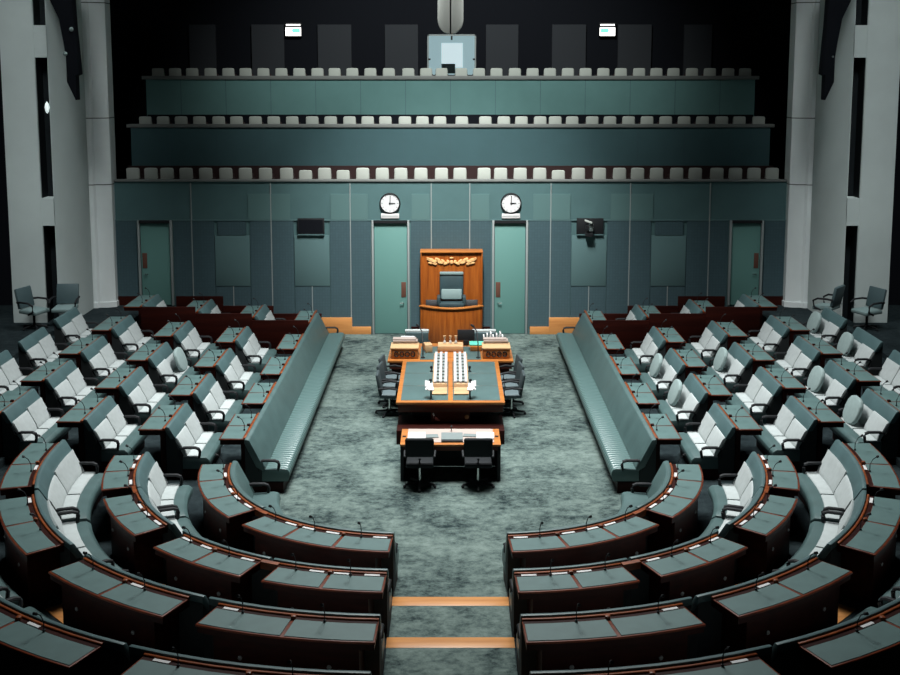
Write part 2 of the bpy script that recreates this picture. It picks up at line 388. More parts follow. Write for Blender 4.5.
for sn, sg in SIDES.items():
    # the long front bench
    zf, R = 0, Rk(1)
    p = Straight(sg, 19.72, 30.55)
    t = thing('long_bench', f'long ribbed teal leather bench along the {sn} side of the open floor', 'bench', (sg * (CX + R - .4), 25, 0))
    bench(p, R, zf, t, 'teal', rib='seat_leather')
    for k in (2, 3, 4, 5):
        for u in range(5):
            if k == 5 and u in (0, 4): continue
            y0 = U0[u] + (.3 if k == 5 else 0)
            R, zf = Rk(k), Zk(k)
            p = Straight(sg, y0, y0 + UL)
            fl = u in FLAPS.get((sn, k), [])
            lab = f'{"bench with a tipped cushion" if fl else "pale two-seat bench"}, {sn} block, {ROWW[k]}, {UNITW[u]}'
            t = thing('two_seat_bench', lab, 'bench', (sg * (CX + R - .4), y0 + UL / 2, zf), 'pale two-seat benches in straight tiers')
            bench(p, R, zf, t, 'pale', tilt=(1,) if fl else ())
    for k in (1, 2, 3, 4):
        for u in range(5):
            if k == 4 and u in (0, 4): pass
            y0 = U0[u] - (.0 if k > 1 or u == 4 else .1)
            R, zf = Rk(k), Zk(k)
            p = Straight(sg, y0 - .02, y0 + UL + .02)
            t = thing('member_desk', f'leather-topped desk, {sn} block, behind {ROWW[k]}, {UNITW[u]}', 'desk',
                      (sg * (CX + R + .3), y0 + UL / 2, Zk(k + 1)), 'leather-topped desks in straight tiers')
            desk(p, R, zf, t)
    # wooden end screens across the far aisle, one per tier
    for k, w in ((2, 'lowest, beside the long bench'), (3, 'middle step'), (4, 'highest, outermost')):
        x0, x1 = CX + Rk(k - 1) + .10, CX + Rk(k) + (.10 if k < 4 else .04)
        zt = 1.09 + .185 * (k - 2)
        xa, xb = sorted((sg * x0, sg * x1))
        mb = MB().box(xa, xb, 29.33, 29.40, Zk(k), zt)
        single('aisle_screen', mb, 'wood_dark', f'dark red wooden screen across the {sn} block, {w}', 'screen', ((xa + xb) / 2, 29.36, Zk(k)), 'wooden screens across the far aisle', .008)
    # the curved rows
    def end_angle(R): return 90 - math.degrees(math.asin(.175 / R))
    ARCS = {1: [(2, 41.8, 3), (47.5, None, 3)],
            2: [(1, 19.2, 2), (23.4, 41.6, 2), (47.5, 66, 2), (69.6, None, 2)],
            3: [(-1, 17.8, 2), (21.8, 41.0, 2), (47.0, 65.6, 2), (69.6, None, 2)],
            4: [(24, 41.5, 2), (46.6, 65.6, 2), (69.8, None, 2)]}
    ARCW = {1: 'innermost', 2: 'second', 3: 'third', 4: 'outermost visible'}
    for k, segs in ARCS.items():
        R, zf = Rk(k), Zk(k)
        ea = end_angle(R + .3)
        names = {4: ['beside the cross aisle', 'second from the cross aisle', 'second from the central steps', 'beside the central steps'],
                 2: ['beside the cross aisle', 'beside the central steps'],
                 3: ['far round the curve', 'second from the central steps', 'beside the central steps']}[len(segs)]
        for i, (a0, a1, n) in enumerate(segs):
            p = Arc(sg, a0, a1 or ea); pm = (a0 + (a1 or ea)) / 2
            c = at(p, .5, R + .3, zf)
            t = thing('curved_desk', f'curved desk, {"three" if n == 3 else "two"} pads, {ARCW[k]} arc, {sn} side, {names[i]}', 'desk', c, 'curved leather-topped desks')
            desk(p, R, zf, t, n, True, papers=(0,) if (i + k) % 2 else (1,), few=k > 2)
        # curved benches in front of the desks
        if k == 1: bs = [(1.5, 43.5), (44.5, None)]
        elif k == 4: bs = [(22, 43.8), (46.4, 67.5), (68.2, None)]
        else: bs = [(segs[0][0] - .5, 20.0 if k == 3 else 21.0), (21.0 if k == 3 else 21.8, 42.6), (46.6, 67.3), (68.2, None)]
        for i, (a0, a1) in enumerate(bs):
            p = Arc(sg, a0, a1 or ea); c = at(p, .5, R - .4, zf)
            st = 'teal' if k == 1 else 'pale'
            t = thing('curved_bench', f'curved {st} bench, {ARCW[k]} arc, {sn} side, {names[i]}', 'bench', c, 'curved benches below the curved desks')
            bench(p, R, zf, t, st, 2, arms=(0, 1))
        # thin continuous rail that bridges the gaps in the arc
        if k in (1, 2):
            for j, (a0, a1) in enumerate([(41.8, 47.5)] if k == 1 else [(19.2, 23.4), (66, 69.6)]):
                p = Arc(sg, a0 + .12, a1 - .12)
                prof = [(R + .058, zf + .9), (R + .058, zf + 1.01), (R + .12, zf + 1.0), (R + .12, zf + .9)]
                w = {(1, 0): 'between the two desks of the innermost arc', (2, 0): 'across the first gap of the second arc', (2, 1): 'across the last gap of the second arc'}[(k, j)]
                single('bridging_rail', MB().sweep(prof, p.frames(0, 1, 3)), 'wood_rail', f'short curved wooden rail {w}, {sn} side', 'rail', at(p, .5, R + .1, zf), 'rails bridging curved desk gaps')

# ------------------------------------------------------------------ floor: chamber floor, terraces, side landings
fl = struct('floor', MB().box(-17, 17, -2, 40, -.12, 0), 'carpet')
def shoe(S, y_far, n=28):
    """horseshoe outline at offset S"""
    pts = [(-CX - S, y_far), (-CX - S, CY)]
    pts += [(-CX - S * cos(pi / 2 * i / n), CY - S * sin(pi / 2 * i / n)) for i in range(1, n + 1)]
    pts += [(CX + S * sin(pi / 2 * i / n), CY - S * cos(pi / 2 * i / n)) for i in range(0, n + 1)]
    pts += [(CX + S, y_far)]
    return pts
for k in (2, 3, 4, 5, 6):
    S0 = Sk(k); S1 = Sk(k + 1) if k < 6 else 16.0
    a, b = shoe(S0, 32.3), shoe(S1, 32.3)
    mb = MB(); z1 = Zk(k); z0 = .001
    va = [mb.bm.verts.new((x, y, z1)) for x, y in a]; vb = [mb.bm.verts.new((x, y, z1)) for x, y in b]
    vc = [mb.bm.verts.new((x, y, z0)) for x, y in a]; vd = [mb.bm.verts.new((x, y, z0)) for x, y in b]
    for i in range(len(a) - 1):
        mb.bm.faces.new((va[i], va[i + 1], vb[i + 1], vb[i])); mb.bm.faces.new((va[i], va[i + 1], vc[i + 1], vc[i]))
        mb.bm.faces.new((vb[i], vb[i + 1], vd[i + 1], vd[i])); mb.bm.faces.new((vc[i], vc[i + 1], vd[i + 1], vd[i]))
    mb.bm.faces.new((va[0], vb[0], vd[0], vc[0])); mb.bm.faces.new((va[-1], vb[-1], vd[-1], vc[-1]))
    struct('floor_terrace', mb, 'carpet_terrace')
# carpet of the central steps (same weave as the chamber floor), a thin runner on each terrace
for k in (2, 3, 4):
    y1 = CY - Sk(k); y0 = CY - Sk(k + 1)
    struct('floor_runner', MB().box(-.84, .84, y0 + .01, y1 - .26, Zk(k), Zk(k) + .006), 'carpet')
for k, w in ((2, 'lower'), (3, 'upper'), (4, 'topmost')):
    y1 = CY - Sk(k)
    mb = MB().box(-.85, .85, y1 - .26, y1 + .012, Zk(k) - .045, Zk(k) + .012)
    single('step_nosing', mb, 'wood_orange', f'bright orange timber edge of the {w} central step', 'step edge', (0, y1 - .12, Zk(k)), 'timber edges of the central steps', .006)
# radial aisle steps between the curved benches
for sn, sg in SIDES.items():
    for k, w in ((3, 'inner'), (4, 'outer')):
        S = Sk(k)
        p = Arc(sg, 41.5, 47.8)
        prof = [(S - .012, Zk(k) - .14), (S - .012, Zk(k) + .012), (S + .27, Zk(k) + .012), (S + .27, Zk(k) - .05)]
        single('aisle_step', MB().sweep(prof, p.frames(0, 1, 3)), 'wood_orange', f'orange timber step in the {sn} slanting aisle between curved rows, {w} one', 'step edge', at(p, .5, S, Zk(k)), 'timber steps of the slanting aisles', .005)
# raised landings along the side piers and behind the last benches
for sn, sg in SIDES.items():
    xa, xb = sorted((sg * 10.75, sg * 16.6))
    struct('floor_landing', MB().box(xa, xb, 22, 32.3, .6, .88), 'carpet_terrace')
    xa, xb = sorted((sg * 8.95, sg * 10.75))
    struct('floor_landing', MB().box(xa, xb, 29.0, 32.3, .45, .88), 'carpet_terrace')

# ------------------------------------------------------------------ back wall below the gallery
YW = 32.35
wall = struct('wall_back', MB().box(-10.2, 10.2, YW, YW + .16, 0, 4.60), 'wall_up')
def wp(name, x0, x1, z0, z1, m, d=.02, bevel=0):
    mb = MB().box(x0, x1, YW - d, YW + .01, z0, z1)
    o = struct(name, mb, m, wall, bevel); return o
DOORS = [(-9.20, -8.34, .88), (-2.26, -1.30, 0), (1.32, 2.22, 0), (8.36, 9.20, .88)]
seg = [(-10.0, -9.32), (-8.22, -7.02), (-5.95, -4.66), (-3.58, -2.38), (-1.18, 1.20), (2.34, 3.58), (4.66, 5.95), (7.02, 8.24), (9.32, 10.0)]
for a, b in seg: wp('wall_cloth_panel', a, b, .2, 3.42, 'wall_low', .03)
for a in (-7.0, 5.97): wp('wall_blank_panel', a, a + 1.03, .2, 1.45, 'wall_low', .03)
for a in (-4.64, 3.6): wp('wall_blank_panel', a, a + 1.04, .2, 1.45, 'wall_low', .03)
for a in (-7.0, 5.97):
    wp('wall_light_panel', a, a + 1.03, 1.46, 2.98, 'wall_light', .045, .006)
    wp('wall_vent_panel', a + .1, a + .93, 3.0, 3.40, 'wall_low', .05)
for a in (-4.64, 3.6): wp('wall_light_panel', a, a + 1.04, 1.46, 2.98, 'wall_light', .045, .006)
for a, b in ((-6.0, -4.75), (-3.55, -2.45), (-1.15, -.62), (.62, 1.15), (2.45, 3.55), (4.75, 6.0)):
    wp('wall_upper_panel', a, b, 3.46, 4.22, 'wall_mid', .035)
for x in (-7.68, -5.32, -2.97, -.57, .57, 2.97, 5.32, 7.68):
    wp('wall_batten', x - .014, x + .014, .2, 4.55, 'batten', .045)
for x in (-6.48, -4.13, 4.13, 6.48): wp('wall_batten', x - .012, x + .012, .2, 1.45, 'batten', .05)
wp('wall_rail', -10.0, 10.0, 3.425, 3.455, 'wall_light', .04)
for sg in (-1, 1):
    for a, b, z, m in ((2.95, 3.86, .50, 'wood_orange'), (2.38, 2.95, .22, 'wood_orange'), (3.86, 5.3, .62, 'wood_dark'), (5.3, 6.8, .86, 'wood_dark'), (6.8, 8.2, 1.15, 'wood_dark'), (9.34, 10.0, 1.15, 'wood_dark')):
        xa, xb = sorted((sg * a, sg * b)); wp('wall_skirting', xa, xb, 0, z, m, .10 if z < 1 else .06, .004)
    xa, xb = sorted((sg * .95, sg * 1.18)); wp('wall_skirting', xa, xb, 0, .22, 'wood_dark', .08)
DN = ['door_1', 'door_2', 'door_3', 'door_4']
for nme, (a, b, z0), hs in zip(DN, DOORS, (-1, 1, -1, 1)):
    d = struct(nme, MB().box(a, b, YW - .04, YW - .005, z0 + .01, 3.34), 'door', None, .004)
    def dchild(n, mb, m, bv=0):
        o = struct(n, mb, m, d, bv); del o['kind']; return o
    fr = MB().box(a - .08, a - .02, YW - .10, YW, z0, 3.44).box(b + .02, b + .08, YW - .10, YW, z0, 3.44)
    dchild('door_frame', fr, 'batten', .005)
    dchild('door_head', MB().box(a - .02, b + .02, YW - .12, YW, 3.36, 3.44), 'black')
    h = b - .17 if hs > 0 else a + .03
    dchild('push_plate', MB().box(h, h + .14, YW - .055, YW - .035, z0 + 1.12, z0 + 1.58), 'brown_plate', .01)
    xx = h + .07
    dchild('door_handle', MB().tube([(xx, YW - .05, z0 + .95), (xx, YW - .10, z0 + .95), (xx - hs * .11, YW - .11, z0 + .95)], .014, 8), 'chrome')

# clocks over the two middle doors
for sn, xc, w in (('left', -1.79, 'left'), ('right', 1.79, 'right')):
    zc = 3.95
    t = thing('wall_clock', f'round white wall clock in a black rim above the {w} middle door', 'clock', (xc, YW, zc), 'clocks above the middle doors')
    rot = RX(radians(90))
    part('rim', MB().lathe([(.0, 0), (.30, 0), (.31, .05), (.30, .085), (.275, .09), (.27, .06), (0, .06)], (xc, YW, zc), 40, rot), 'black', t)
    fc = part('face', MB().lathe([(.0, .055), (.272, .055), (.272, .068), (0, .068)], (xc, YW, zc), 40, rot), 'clock_face', t)
    mk = MB()
    for i in range(12):
        a = i * pi / 6; c = (xc + sin(a) * .235, YW - .071, zc + cos(a) * .235)
        mk.obox(c, (.012, .006, .035 if i % 3 else .05), RY(a))
    part('hour_marks', mk, 'grey_card', fc)
    part('minute_hand', MB().obox((xc + .006, YW - .076, zc + .10), (.022, .006, .23), RY(.02)), 'black', t)
    part('hour_hand', MB().obox((xc + .07, YW - .081, zc), (.16, .006, .026), RY(0)), 'black', t)
    part('hub', MB().lathe([(0, .06), (.026, .06), (.026, .09), (0, .09)], (xc, YW, zc), 12, rot), 'black', t)
    t = thing('clock_nameplate', f'small white plate with a grey line under the {w} wall clock', 'sign', (xc, YW, 3.54), 'plates under the wall clocks')
    part('plate', MB().box(xc - .27, xc + .27, YW - .07, YW, 3.50, 3.64), 'paper', t, .008)
    part('text_line', MB().box(xc - .24, xc + .24, YW - .073, YW - .065, 3.565, 3.578), 'grey_card', t)
# wall screen on one side, camera box on the other
t = thing('wall_screen', 'dark flat screen set in the wall left of the left clock', 'screen', (-4.14, YW, 3.25))
part('screen_frame', MB().box(-4.53, -3.74, YW - .10, YW, 3.03, 3.50), 'black', t, .01)
part('screen_glass', MB().box(-4.49, -3.78, YW - .104, YW - .09, 3.07, 3.46), 'void', t)
part('ledge', MB().box(-4.53, -3.74, YW - .12, YW, 3.0, 3.03), 'wall_light', t)
t = thing('camera_niche', 'dark wall box holding a small grey camera, right of the right clock', 'camera box', (4.14, YW, 3.25))
part('box', MB().box(3.74, 4.53, YW - .10, YW, 3.03, 3.50), 'black', t, .01)
part('camera_body', MB().obox((4.12, YW - .2, 3.27), (.13, .2, .26), RZ(.3)), 'chrome', t, .02)
part('camera_hood', MB().obox((4.06, YW - .26, 3.43), (.22, .14, .05), RY(.35)), 'speaker_grey', t, .015)
part('camera_lens', MB().lathe([(0, 0), (.06, 0), (.055, .10), (.0, .10)], (4.02, YW - .3, 3.28), 14, RX(radians(90))), 'black', t)
part('bracket', MB().box(3.98, 4.2, YW - .3, YW - .08, 2.98, 3.1), 'black', t, .01)
part('ledge', MB().box(3.74, 4.53, YW - .12, YW, 3.0, 3.03), 'wall_light', t)

# ------------------------------------------------------------------ public gallery above the wall
def tier(n, y, w, z0, z1, cap_z):
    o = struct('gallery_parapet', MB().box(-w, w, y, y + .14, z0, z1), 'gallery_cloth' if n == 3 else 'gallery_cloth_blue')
    c = struct('parapet_cap', MB().box(-w - .12, w + .12, y - .05, y + .18, z1, cap_z), 'gallery_cap', o, .008)
    for i in range(-6, 7):
        j = struct('panel_joint', MB().box(i * 1.45 - .006, i * 1.45 + .006, y - .004, y + .01, z0, z1), 'wall_low', o)
capf = struct('gallery_ledge', MB().box(-10.0, 10.0, YW - .05, YW + .20, 4.59, 4.645), 'gallery_cap', None, .006)
struct('gallery_floor', MB().box(-10.2, 10.2, YW + .16, 34.1, 3.7, 4.09), 'seat_red')
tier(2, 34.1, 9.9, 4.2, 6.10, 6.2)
struct('gallery_floor', MB().box(-9.9, 9.9, 34.24, 35.7, 5.2, 5.56), 'seat_red')
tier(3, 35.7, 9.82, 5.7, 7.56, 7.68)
struct('gallery_floor', MB().box(-9.6, 9.6, 35.84, 37.9, 6.8, 7.06), 'seat_red')

def chair_mesh_set():
    b = MB()
    prof = [(-.19, .30), (-.20, .55), (-.195, .82), (-.17, .86), (0, .868), (.17, .86), (.195, .82), (.20, .55), (.19, .30)]
    b.poly_prism([(x, -.02 - .1 * (z - .3), z) for x, z in prof][::-1], (0, .09, 0))
    back = b.mesh('backrest', M['gallery_seat'], .03, 3); back.transform(Matrix.Identity(4))
    # seat pan tipped up behind the back (the gallery faces the chamber)
    s = MB().obox((0, .16, .48), (.44, .10, .40), RX(radians(-12)))
    seat = s.mesh('seat', M['seat_red'], .03, 2)
    l = MB().box(-.2, .2, -.0, .06, 0, .34).box(-.24, -.2, -.1, .25, 0, .55).box(.2, .24, -.1, .25, 0, .55)
    leg = l.mesh('stand', M['seat_red'])
    return back, seat, leg
CM = chair_mesh_set()
ORD = ['', 'first', 'second', 'third', 'fourth', 'fifth', 'sixth', 'seventh', 'eighth', 'ninth', 'tenth', 'eleventh', 'twelfth', 'thirteenth', 'fourteenth', 'fifteenth', 'sixteenth', 'seventeenth']
G1 = [134, 152, 168, 187, 206.5, 226.5, 246, 266, 287, 306, 325, 343.5, 363, 382.5, 401, 421, 441.5, 460, 484, 500.5, 520, 539.5, 558, 578, 599, 619, 637, 656, 676, 694.5, 716, 734.5, 753, 771]
G2 = [146, 163.7, 181.6, 199.8, 219, 236.8, 255.7, 274, 292.5, 312.4, 330.8, 349.7, 367.8, 385.5, 405, 422.5, 440, 461.8, 485.3, 503.7, 521.3, 540, 555, 572, 592, 609.7, 628.3, 646.7, 665.4, 683.8, 702, 721.3, 738.7, 758]
G3 = [158.7, 175.6, 192.7, 211, 228.8, 246, 263.8, 281.7, 299.6, 317.7, 334.8, 352.5, 370.6, 389, 408.4, 426.3, 441.6, 461.3, 479, 496.3, 514.7, 532.4, 549.7, 567.6, 585.3, 603, 620.5, 638.7, 656, 673, 691.4, 709.3, 727.6, 744.5]
# seat spacing along the three rows, in metres from the middle of the gallery
for xs, y, z, row, k in ((G1, 32.85, 4.09, 'lowest', 33.05), (G2, 34.5, 5.56, 'middle', 34.45), (G3, 36.08, 7.06, 'top', 35.85)):
    for i, u in enumerate(xs):
        n = i + 1 if i < 17 else 34 - i
        side = 'left' if i < 17 else 'right'
        x = (u - 450.5) / 1100 * k * 1.0
        t = thing('gallery_seat', f'pale upholstered seat in the {row} gallery row, {ORD[n]} from its {side} end', 'seat', (x, y, z), f'pale seats of the {row} gallery row')
        dz = -.07 if u in (306, 343.5, 558) else 0
        for nm, me in zip(('backrest', 'seat', 'stand'), CM):
            o = link(nm, me, t)
            if nm == 'backrest': o.location.z = dz

for y, z0, z1, w in ((33.25, 4.09, 4.98, 9.8), (34.95, 5.56, 6.46, 9.6)):
    struct('gallery_backboard', MB().box(-w, w, y, y + .05, z0, z1), 'seat_red' if y < 34 else 'void')

# far wall behind the gallery with grey upright panels, booth window and exit signs
YB = 38.0
struct('wall_far', MB().box(-14, 14, YB, YB + .3, 4, 18), 'void')  # coloured near-black so the unlit space behind the gallery stays dark
for a, b in ((-8.9, -8.0), (-6.77, -5.67), (-4.52, -3.38), (-2.23, -1.11), (1.21, 2.31), (3.46, 4.61), (5.71, 6.84), (7.96, 8.9)):
    struct('trim_upright', MB().box(a, b, YB - .12, YB, 7.2, 9.40), 'pilaster')
w = struct('window_1', MB().box(-.74, .82, YB - .06, YB - .03, 7.7, 9.02), 'booth_wall')
def wch(n, mb, m):
    o = struct(n, mb, m, w); del o['kind']; return o
wch('bright_screen', MB().box(-.31, .42, YB - .075, YB - .06, 7.95, 8.78), 'glow_white')
wch('booth_desk', MB().box(-.31, .16, YB - .09, YB - .06, 7.75, 8.08), 'grey_card')
wch('window_frame', MB().box(-.79, -.74, YB - .16, YB, 7.7, 9.07).box(.82, .87, YB - .16, YB, 7.7, 9.07).box(-.79, .87, YB - .16, YB, 9.02, 9.07), 'batten')
wch('pane', MB().box(-.74, .82, YB - .15, YB - .14, 7.7, 9.02), 'glass')
wch('frame_clip', MB().box(.01, .07, YB - .19, YB - .15, 8.88, 9.02).box(-.76, -.68, YB - .19, YB - .15, 8.2, 8.26).box(.76, .84, YB - .19, YB - .15, 8.2, 8.26), 'black')
for sn, xc, gx in (('left', -5.34, .1), ('right', 5.33, -.1)):
    t = thing('exit_sign', f'small lit white and green exit sign high on the {sn} of the gallery', 'sign', (xc, YB, 9.1), 'exit signs behind the gallery')
    part('housing', MB().box(xc - .28, xc + .28, YB - .16, YB, 9.0, 9.46), 'black', t)
    fc = part('face', MB().box(xc - .26, xc + .26, YB - .18, YB - .16, 9.02, 9.30), 'glow_exit', t)
    part('lamp_strip', MB().box(xc - .24, xc + .24, YB - .18, YB - .16, 9.36, 9.41), 'glow_exit', t)
    gm = MB(); gxx = xc + gx
    gm.box(gxx - .13, gxx + .13, YB - .19, YB - .178, 9.13, 9.26)
    gm.poly_prism([(gxx - .16 * (1 if gx > 0 else -1), YB - .19, 9.2), (gxx - .08 * (1 if gx > 0 else -1), YB - .19, 9.27), (gxx - .08 * (1 if gx > 0 else -1), YB - .19, 9.13)], (0, .012, 0))
    part('arrow_mark', gm, 'glow_green', t)

# ------------------------------------------------------------------ white piers and pillars at both sides
for sn, sg in SIDES.items():
    def X(v): return sg * v
    # pillar with three shallow facets and dark joints
    pl = [(9.94, 32.34), (9.94, 32.10), (10.12, 31.98), (10.36, 31.98), (10.42, 31.90), (10.80, 31.90), (10.80, 32.6), (9.94, 32.6)]
    pil = struct(f'wall_pillar_{sn}', MB().poly_prism([(X(x), y, .88) for x, y in pl], (0, 0, 16)), 'white_pillar', None)
    for z in (4.52, 6.46, 9.76):
        struct('pillar_joint', MB().poly_prism([(X(min(x, 10.76) + (-.004 if x < 10 else 0)), y - .004, z) for x, y in pl], (0, 0, .025)), 'joint', pil)
    struct('pillar_base', MB().poly_prism([(X(x + (-.03 if x < 10 else 0)), y - .03, .88) for x, y in pl], (0, 0, .16)), 'white_pillar', pil)
    # angled wall piece beside the pillar, the outer wall piece, and the dark slit between them with two white bridges
    seg2 = [(10.62, 31.92), (10.53, 31.85), (10.53, 31.0), (10.88, 30.0), (10.895, 30.0), (10.895, 33.0), (10.62, 33.0)]
    wl = struct(f'wall_{sn}', MB().poly_prism([(X(x), y, .88) for x, y in seg2], (0, 0, 16)), 'white_wall')
    seg3 = [(11.23, 29.98), (12.15, 29.98), (12.15, 33.0), (11.23, 33.0)]
    struct('pier_outer', MB().poly_prism([(X(x), y, .88) for x, y in seg3], (0, 0, 16)), 'white_wall', wl)
    xa, xb = sorted((X(10.9), X(11.3)))
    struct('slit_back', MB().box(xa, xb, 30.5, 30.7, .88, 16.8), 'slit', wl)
    xa, xb = sorted((X(10.88), X(11.23)))
    for z0, z1 in ((3.60, 4.36), (8.19, 9.05)):
        struct('slit_bridge', MB().box(xa, xb, 30.0, 30.5, z0, z1), 'white_wall', wl)
    xa, xb = sorted((X(11.225), X(11.23)))
    struct('slit_cheek', MB().box(xa, xb, 30.05, 30.5, .88, 16.8), 'slit', wl)  # thin dark sheet, slit shade painted over the white pier face
    xa, xb = sorted((X(11.0), X(11.025)))
    xa, xb = sorted((X(12.15), X(17)))
    struct('wall_side_recess', MB().box(xa, xb, 32.6, 32.9, .6, 18), 'void')
    xa, xb = sorted((X(16.6), X(17)))
    struct(f'wall_outer_{sn}', MB().box(xa, xb, -2, 33, 0, 18), 'void')
    # black rig hanging down beside the pillar, with two little lamps
    y = 29.5
    out = [(10.55, 11.2), (10.55, 9.72), (10.53, 9.02), (10.50, 8.6), (10.45, 7.74), (10.55, 7.70), (10.55, 7.05), (10.58, 7.03), (10.80, 7.53), (10.80, 8.2), (10.85, 8.6), (10.95, 9.23), (11.17, 9.72), (11.3, 10.2), (11.3, 11.2)]
    out = [(x * .977 - .33, 7.8 + (z - 7.8) * .977) for x, z in out]
    t = thing('hanging_rig', f'black tapering rig hanging beside the {sn} white pillar', 'rig', (X(10.3), y, 7.2), 'black rigs beside the pillars')
    part('drape', MB().poly_prism([(X(x), y, z) for x, z in out], (0, .3, 0)), 'void', t, .02)
    part('hanging_rod', MB().tube([(X(10.3), y + .15, 11.0), (X(10.3), y + .15, 17.6)], .05, 8), 'void', t)
    for x, z in ((10.22, 8.28), (10.03, 8.92)) if sn == 'left' else ((10.15, 8.2),):
        part('spot_lamp', MB().sphere((X(x), y - .03, z), .06 if sn == 'left' else .03, 8), 'pale_green' if sn == 'left' else 'grey_card', t)
    if sn == 'left':
        t = thing('wall_lamp', 'small bright oval wall lamp at the edge of the left wall slit', 'lamp', (X(10.9), 29.95, 6.85))
        part('lens', MB().lathe([(0, -.17), (.04, -.12), (.065, 0), (.04, .1), (0, .17)], (X(10.93), 29.92, 6.85), 14), 'lamp', t)
        part('bracket', MB().box(-10.94, -10.90, 29.94, 30.01, 6.8, 6.9), 'black', t)

struct('ceiling', MB().box(-17, 17, -2, 40, 18, 18.2), 'ceiling')
# hanging twin column in the middle of the chamber
t = thing('hanging_loudspeaker', 'grey twin loudspeaker column with rounded foot hanging above the chamber', 'loudspeaker', (0, 22, 8.5))
for sg, nm in ((-1, 'a'), (1, 'b')):
    pts = [(sg * .015, 21.95, 8.55)] + [(sg * (.015 + .24 * sin(a)), 21.95, 8.83 - .28 * cos(a)) for a in [pi / 2 * i / 8 for i in range(9)]] + [(sg * .255, 21.95, 11.5), (sg * .015, 21.95, 11.5)]
    part('speaker_half', MB().poly_prism(pts, (0, .25, 0)), 'speaker_grey', t, .012)
part('spine', MB().box(-.02, .02, 21.99, 22.17, 8.56, 11.5), 'black', t)
part('hanger', MB().tube([(0, 22.08, 11.4), (0, 22.08, 17.9)], .03, 8), 'black', t)

# ------------------------------------------------------------------ loose armchairs on the side landings
def armchair(root, c, a, zf, seat_m='chair_light', back_m='chair_teal'):
    """swivel armchair facing direction a (radians about Z from -Y)"""
    R3 = RZ(a); c = Vector(c); k = 1.06
    P = lambda x, y, z: c + R3 @ Vector((x * k, y * k, z * k))
    def sub(n, mb, m, bv=0): part(n, mb, m, root, bv)
    rot = R3 @ RX(radians(-10))
    sub('backrest', MB().obox(P(0, .27, .80), (.60, .09, .56), R3 @ RX(radians(-12))), back_m, .03)
    sub('seat', MB().obox(P(0, -.02, .47), (.59, .57, .11), R3 @ RX(radians(3))), seat_m, .035)
    for s in (-1, 1):
        sub('armrest', MB().tube([P(s * .29, .27, .72), P(s * .33, .12, .74), P(s * .34, -.12, .73), P(s * .33, -.24, .66), P(s * .31, -.22, .50), P(s * .27, -.05, .42)], .028, 8), 'black')
    sub('column', MB().tube([P(0, 0, .06), P(0, 0, .43)], .035, 10), 'black')
    mb = MB()
    for i in range(5):
        b = 2 * pi * i / 5 + .3
        mb.tube([P(0, 0, .10), P(.30 * cos(b), .30 * sin(b), .06)], [.03, .02], 6)
        mb.sphere(P(.30 * cos(b), .30 * sin(b), .03), .03, 6)
    sub('star_base', mb, 'black')
def ac(x, y, a, lab):
    t = thing('swivel_armchair', lab, 'chair', (x, y, .88), 'armchairs at the side piers'); armchair(t, (x, y, .88), a, .88)
ac(-11.3, 29.25, 1.25, 'teal swivel armchair turned sideways before the outer left white pier')
ac(-10.55, 29.55, .05, 'teal swivel armchair facing the chamber before the slit of the left pier')
ac(11.28, 29.2, -1.2, 'teal swivel armchair turned sideways before the right white pier')
ac(10.38, 29.75, -2.3, 'dark swivel armchair turned away beside the right pillar')

# ------------------------------------------------------------------ speaker's canopy, desk and chair
t = thing('canopy_panel', 'tall amber wooden canopy panel with gilt carving behind the throne-like chair', 'canopy', (0, 31.9, 0))
part('back_panel', MB().box(-.84, .90, 31.80, 32.28, 0, 2.55), 'wood_speaker', t, .01)
part('side_post', MB().box(-.88, -.84, 31.74, 32.28, 0, 2.56), 'wood_speaker', t, .01)
part('side_post', MB().box(.90, .94, 31.74, 32.28, 0, 2.56), 'wood_speaker', t, .01)
part('cornice', MB().box(-.89, .95, 31.73, 32.28, 2.555, 2.59), 'wood_table', t, .008)
cv = MB(); yc = 31.88
def blob(x, z, rx, rz):
    cv.lathe([(0, -.03), (1, -.01), (.8, .02), (0, .035)], (0, 0, 0), 9, Matrix(((rx, 0, 0), (0, 0, -1), (0, rz, 0))))
    for v in cv.bm.verts[-36:] if False else []: pass
def relief(x, z, rx, rz, a=0):
    n = 9; pts = []
    for k in range(n):
        tt = 2 * pi * k / n; px, pz = rx * cos(tt), rz * sin(tt)
        pts.append((x + px * cos(a) - pz * sin(a), 31.805, z + px * sin(a) + pz * cos(a)))
    cv.poly_prism(pts, (0, -.05, 0))
for q in (-1, 1):
    m0 = .03
    for x, z, rx, rz, a in ((.62, 2.33, .10, .035, .2), (.50, 2.28, .10, .03, -.5), (.40, 2.33, .09, .03, .5), (.56, 2.23, .12, .025, .1), (.33, 2.25, .08, .03, .3), (.24, 2.28, .08, .025, .7), (.17, 2.22, .07, .025, -.4), (.10, 2.27, .05, .03, .9), (.48, 2.20, .05, .02, 0), (.68, 2.36, .05, .02, .4)):
        relief(m0 + q * x, z + .02, rx * 1.1, rz * 1.35, q * a)
relief(.03, 2.28, .045, .06); relief(.03, 2.40, .06, .02)
part('gilt_carving', cv, 'gold', t, .008)
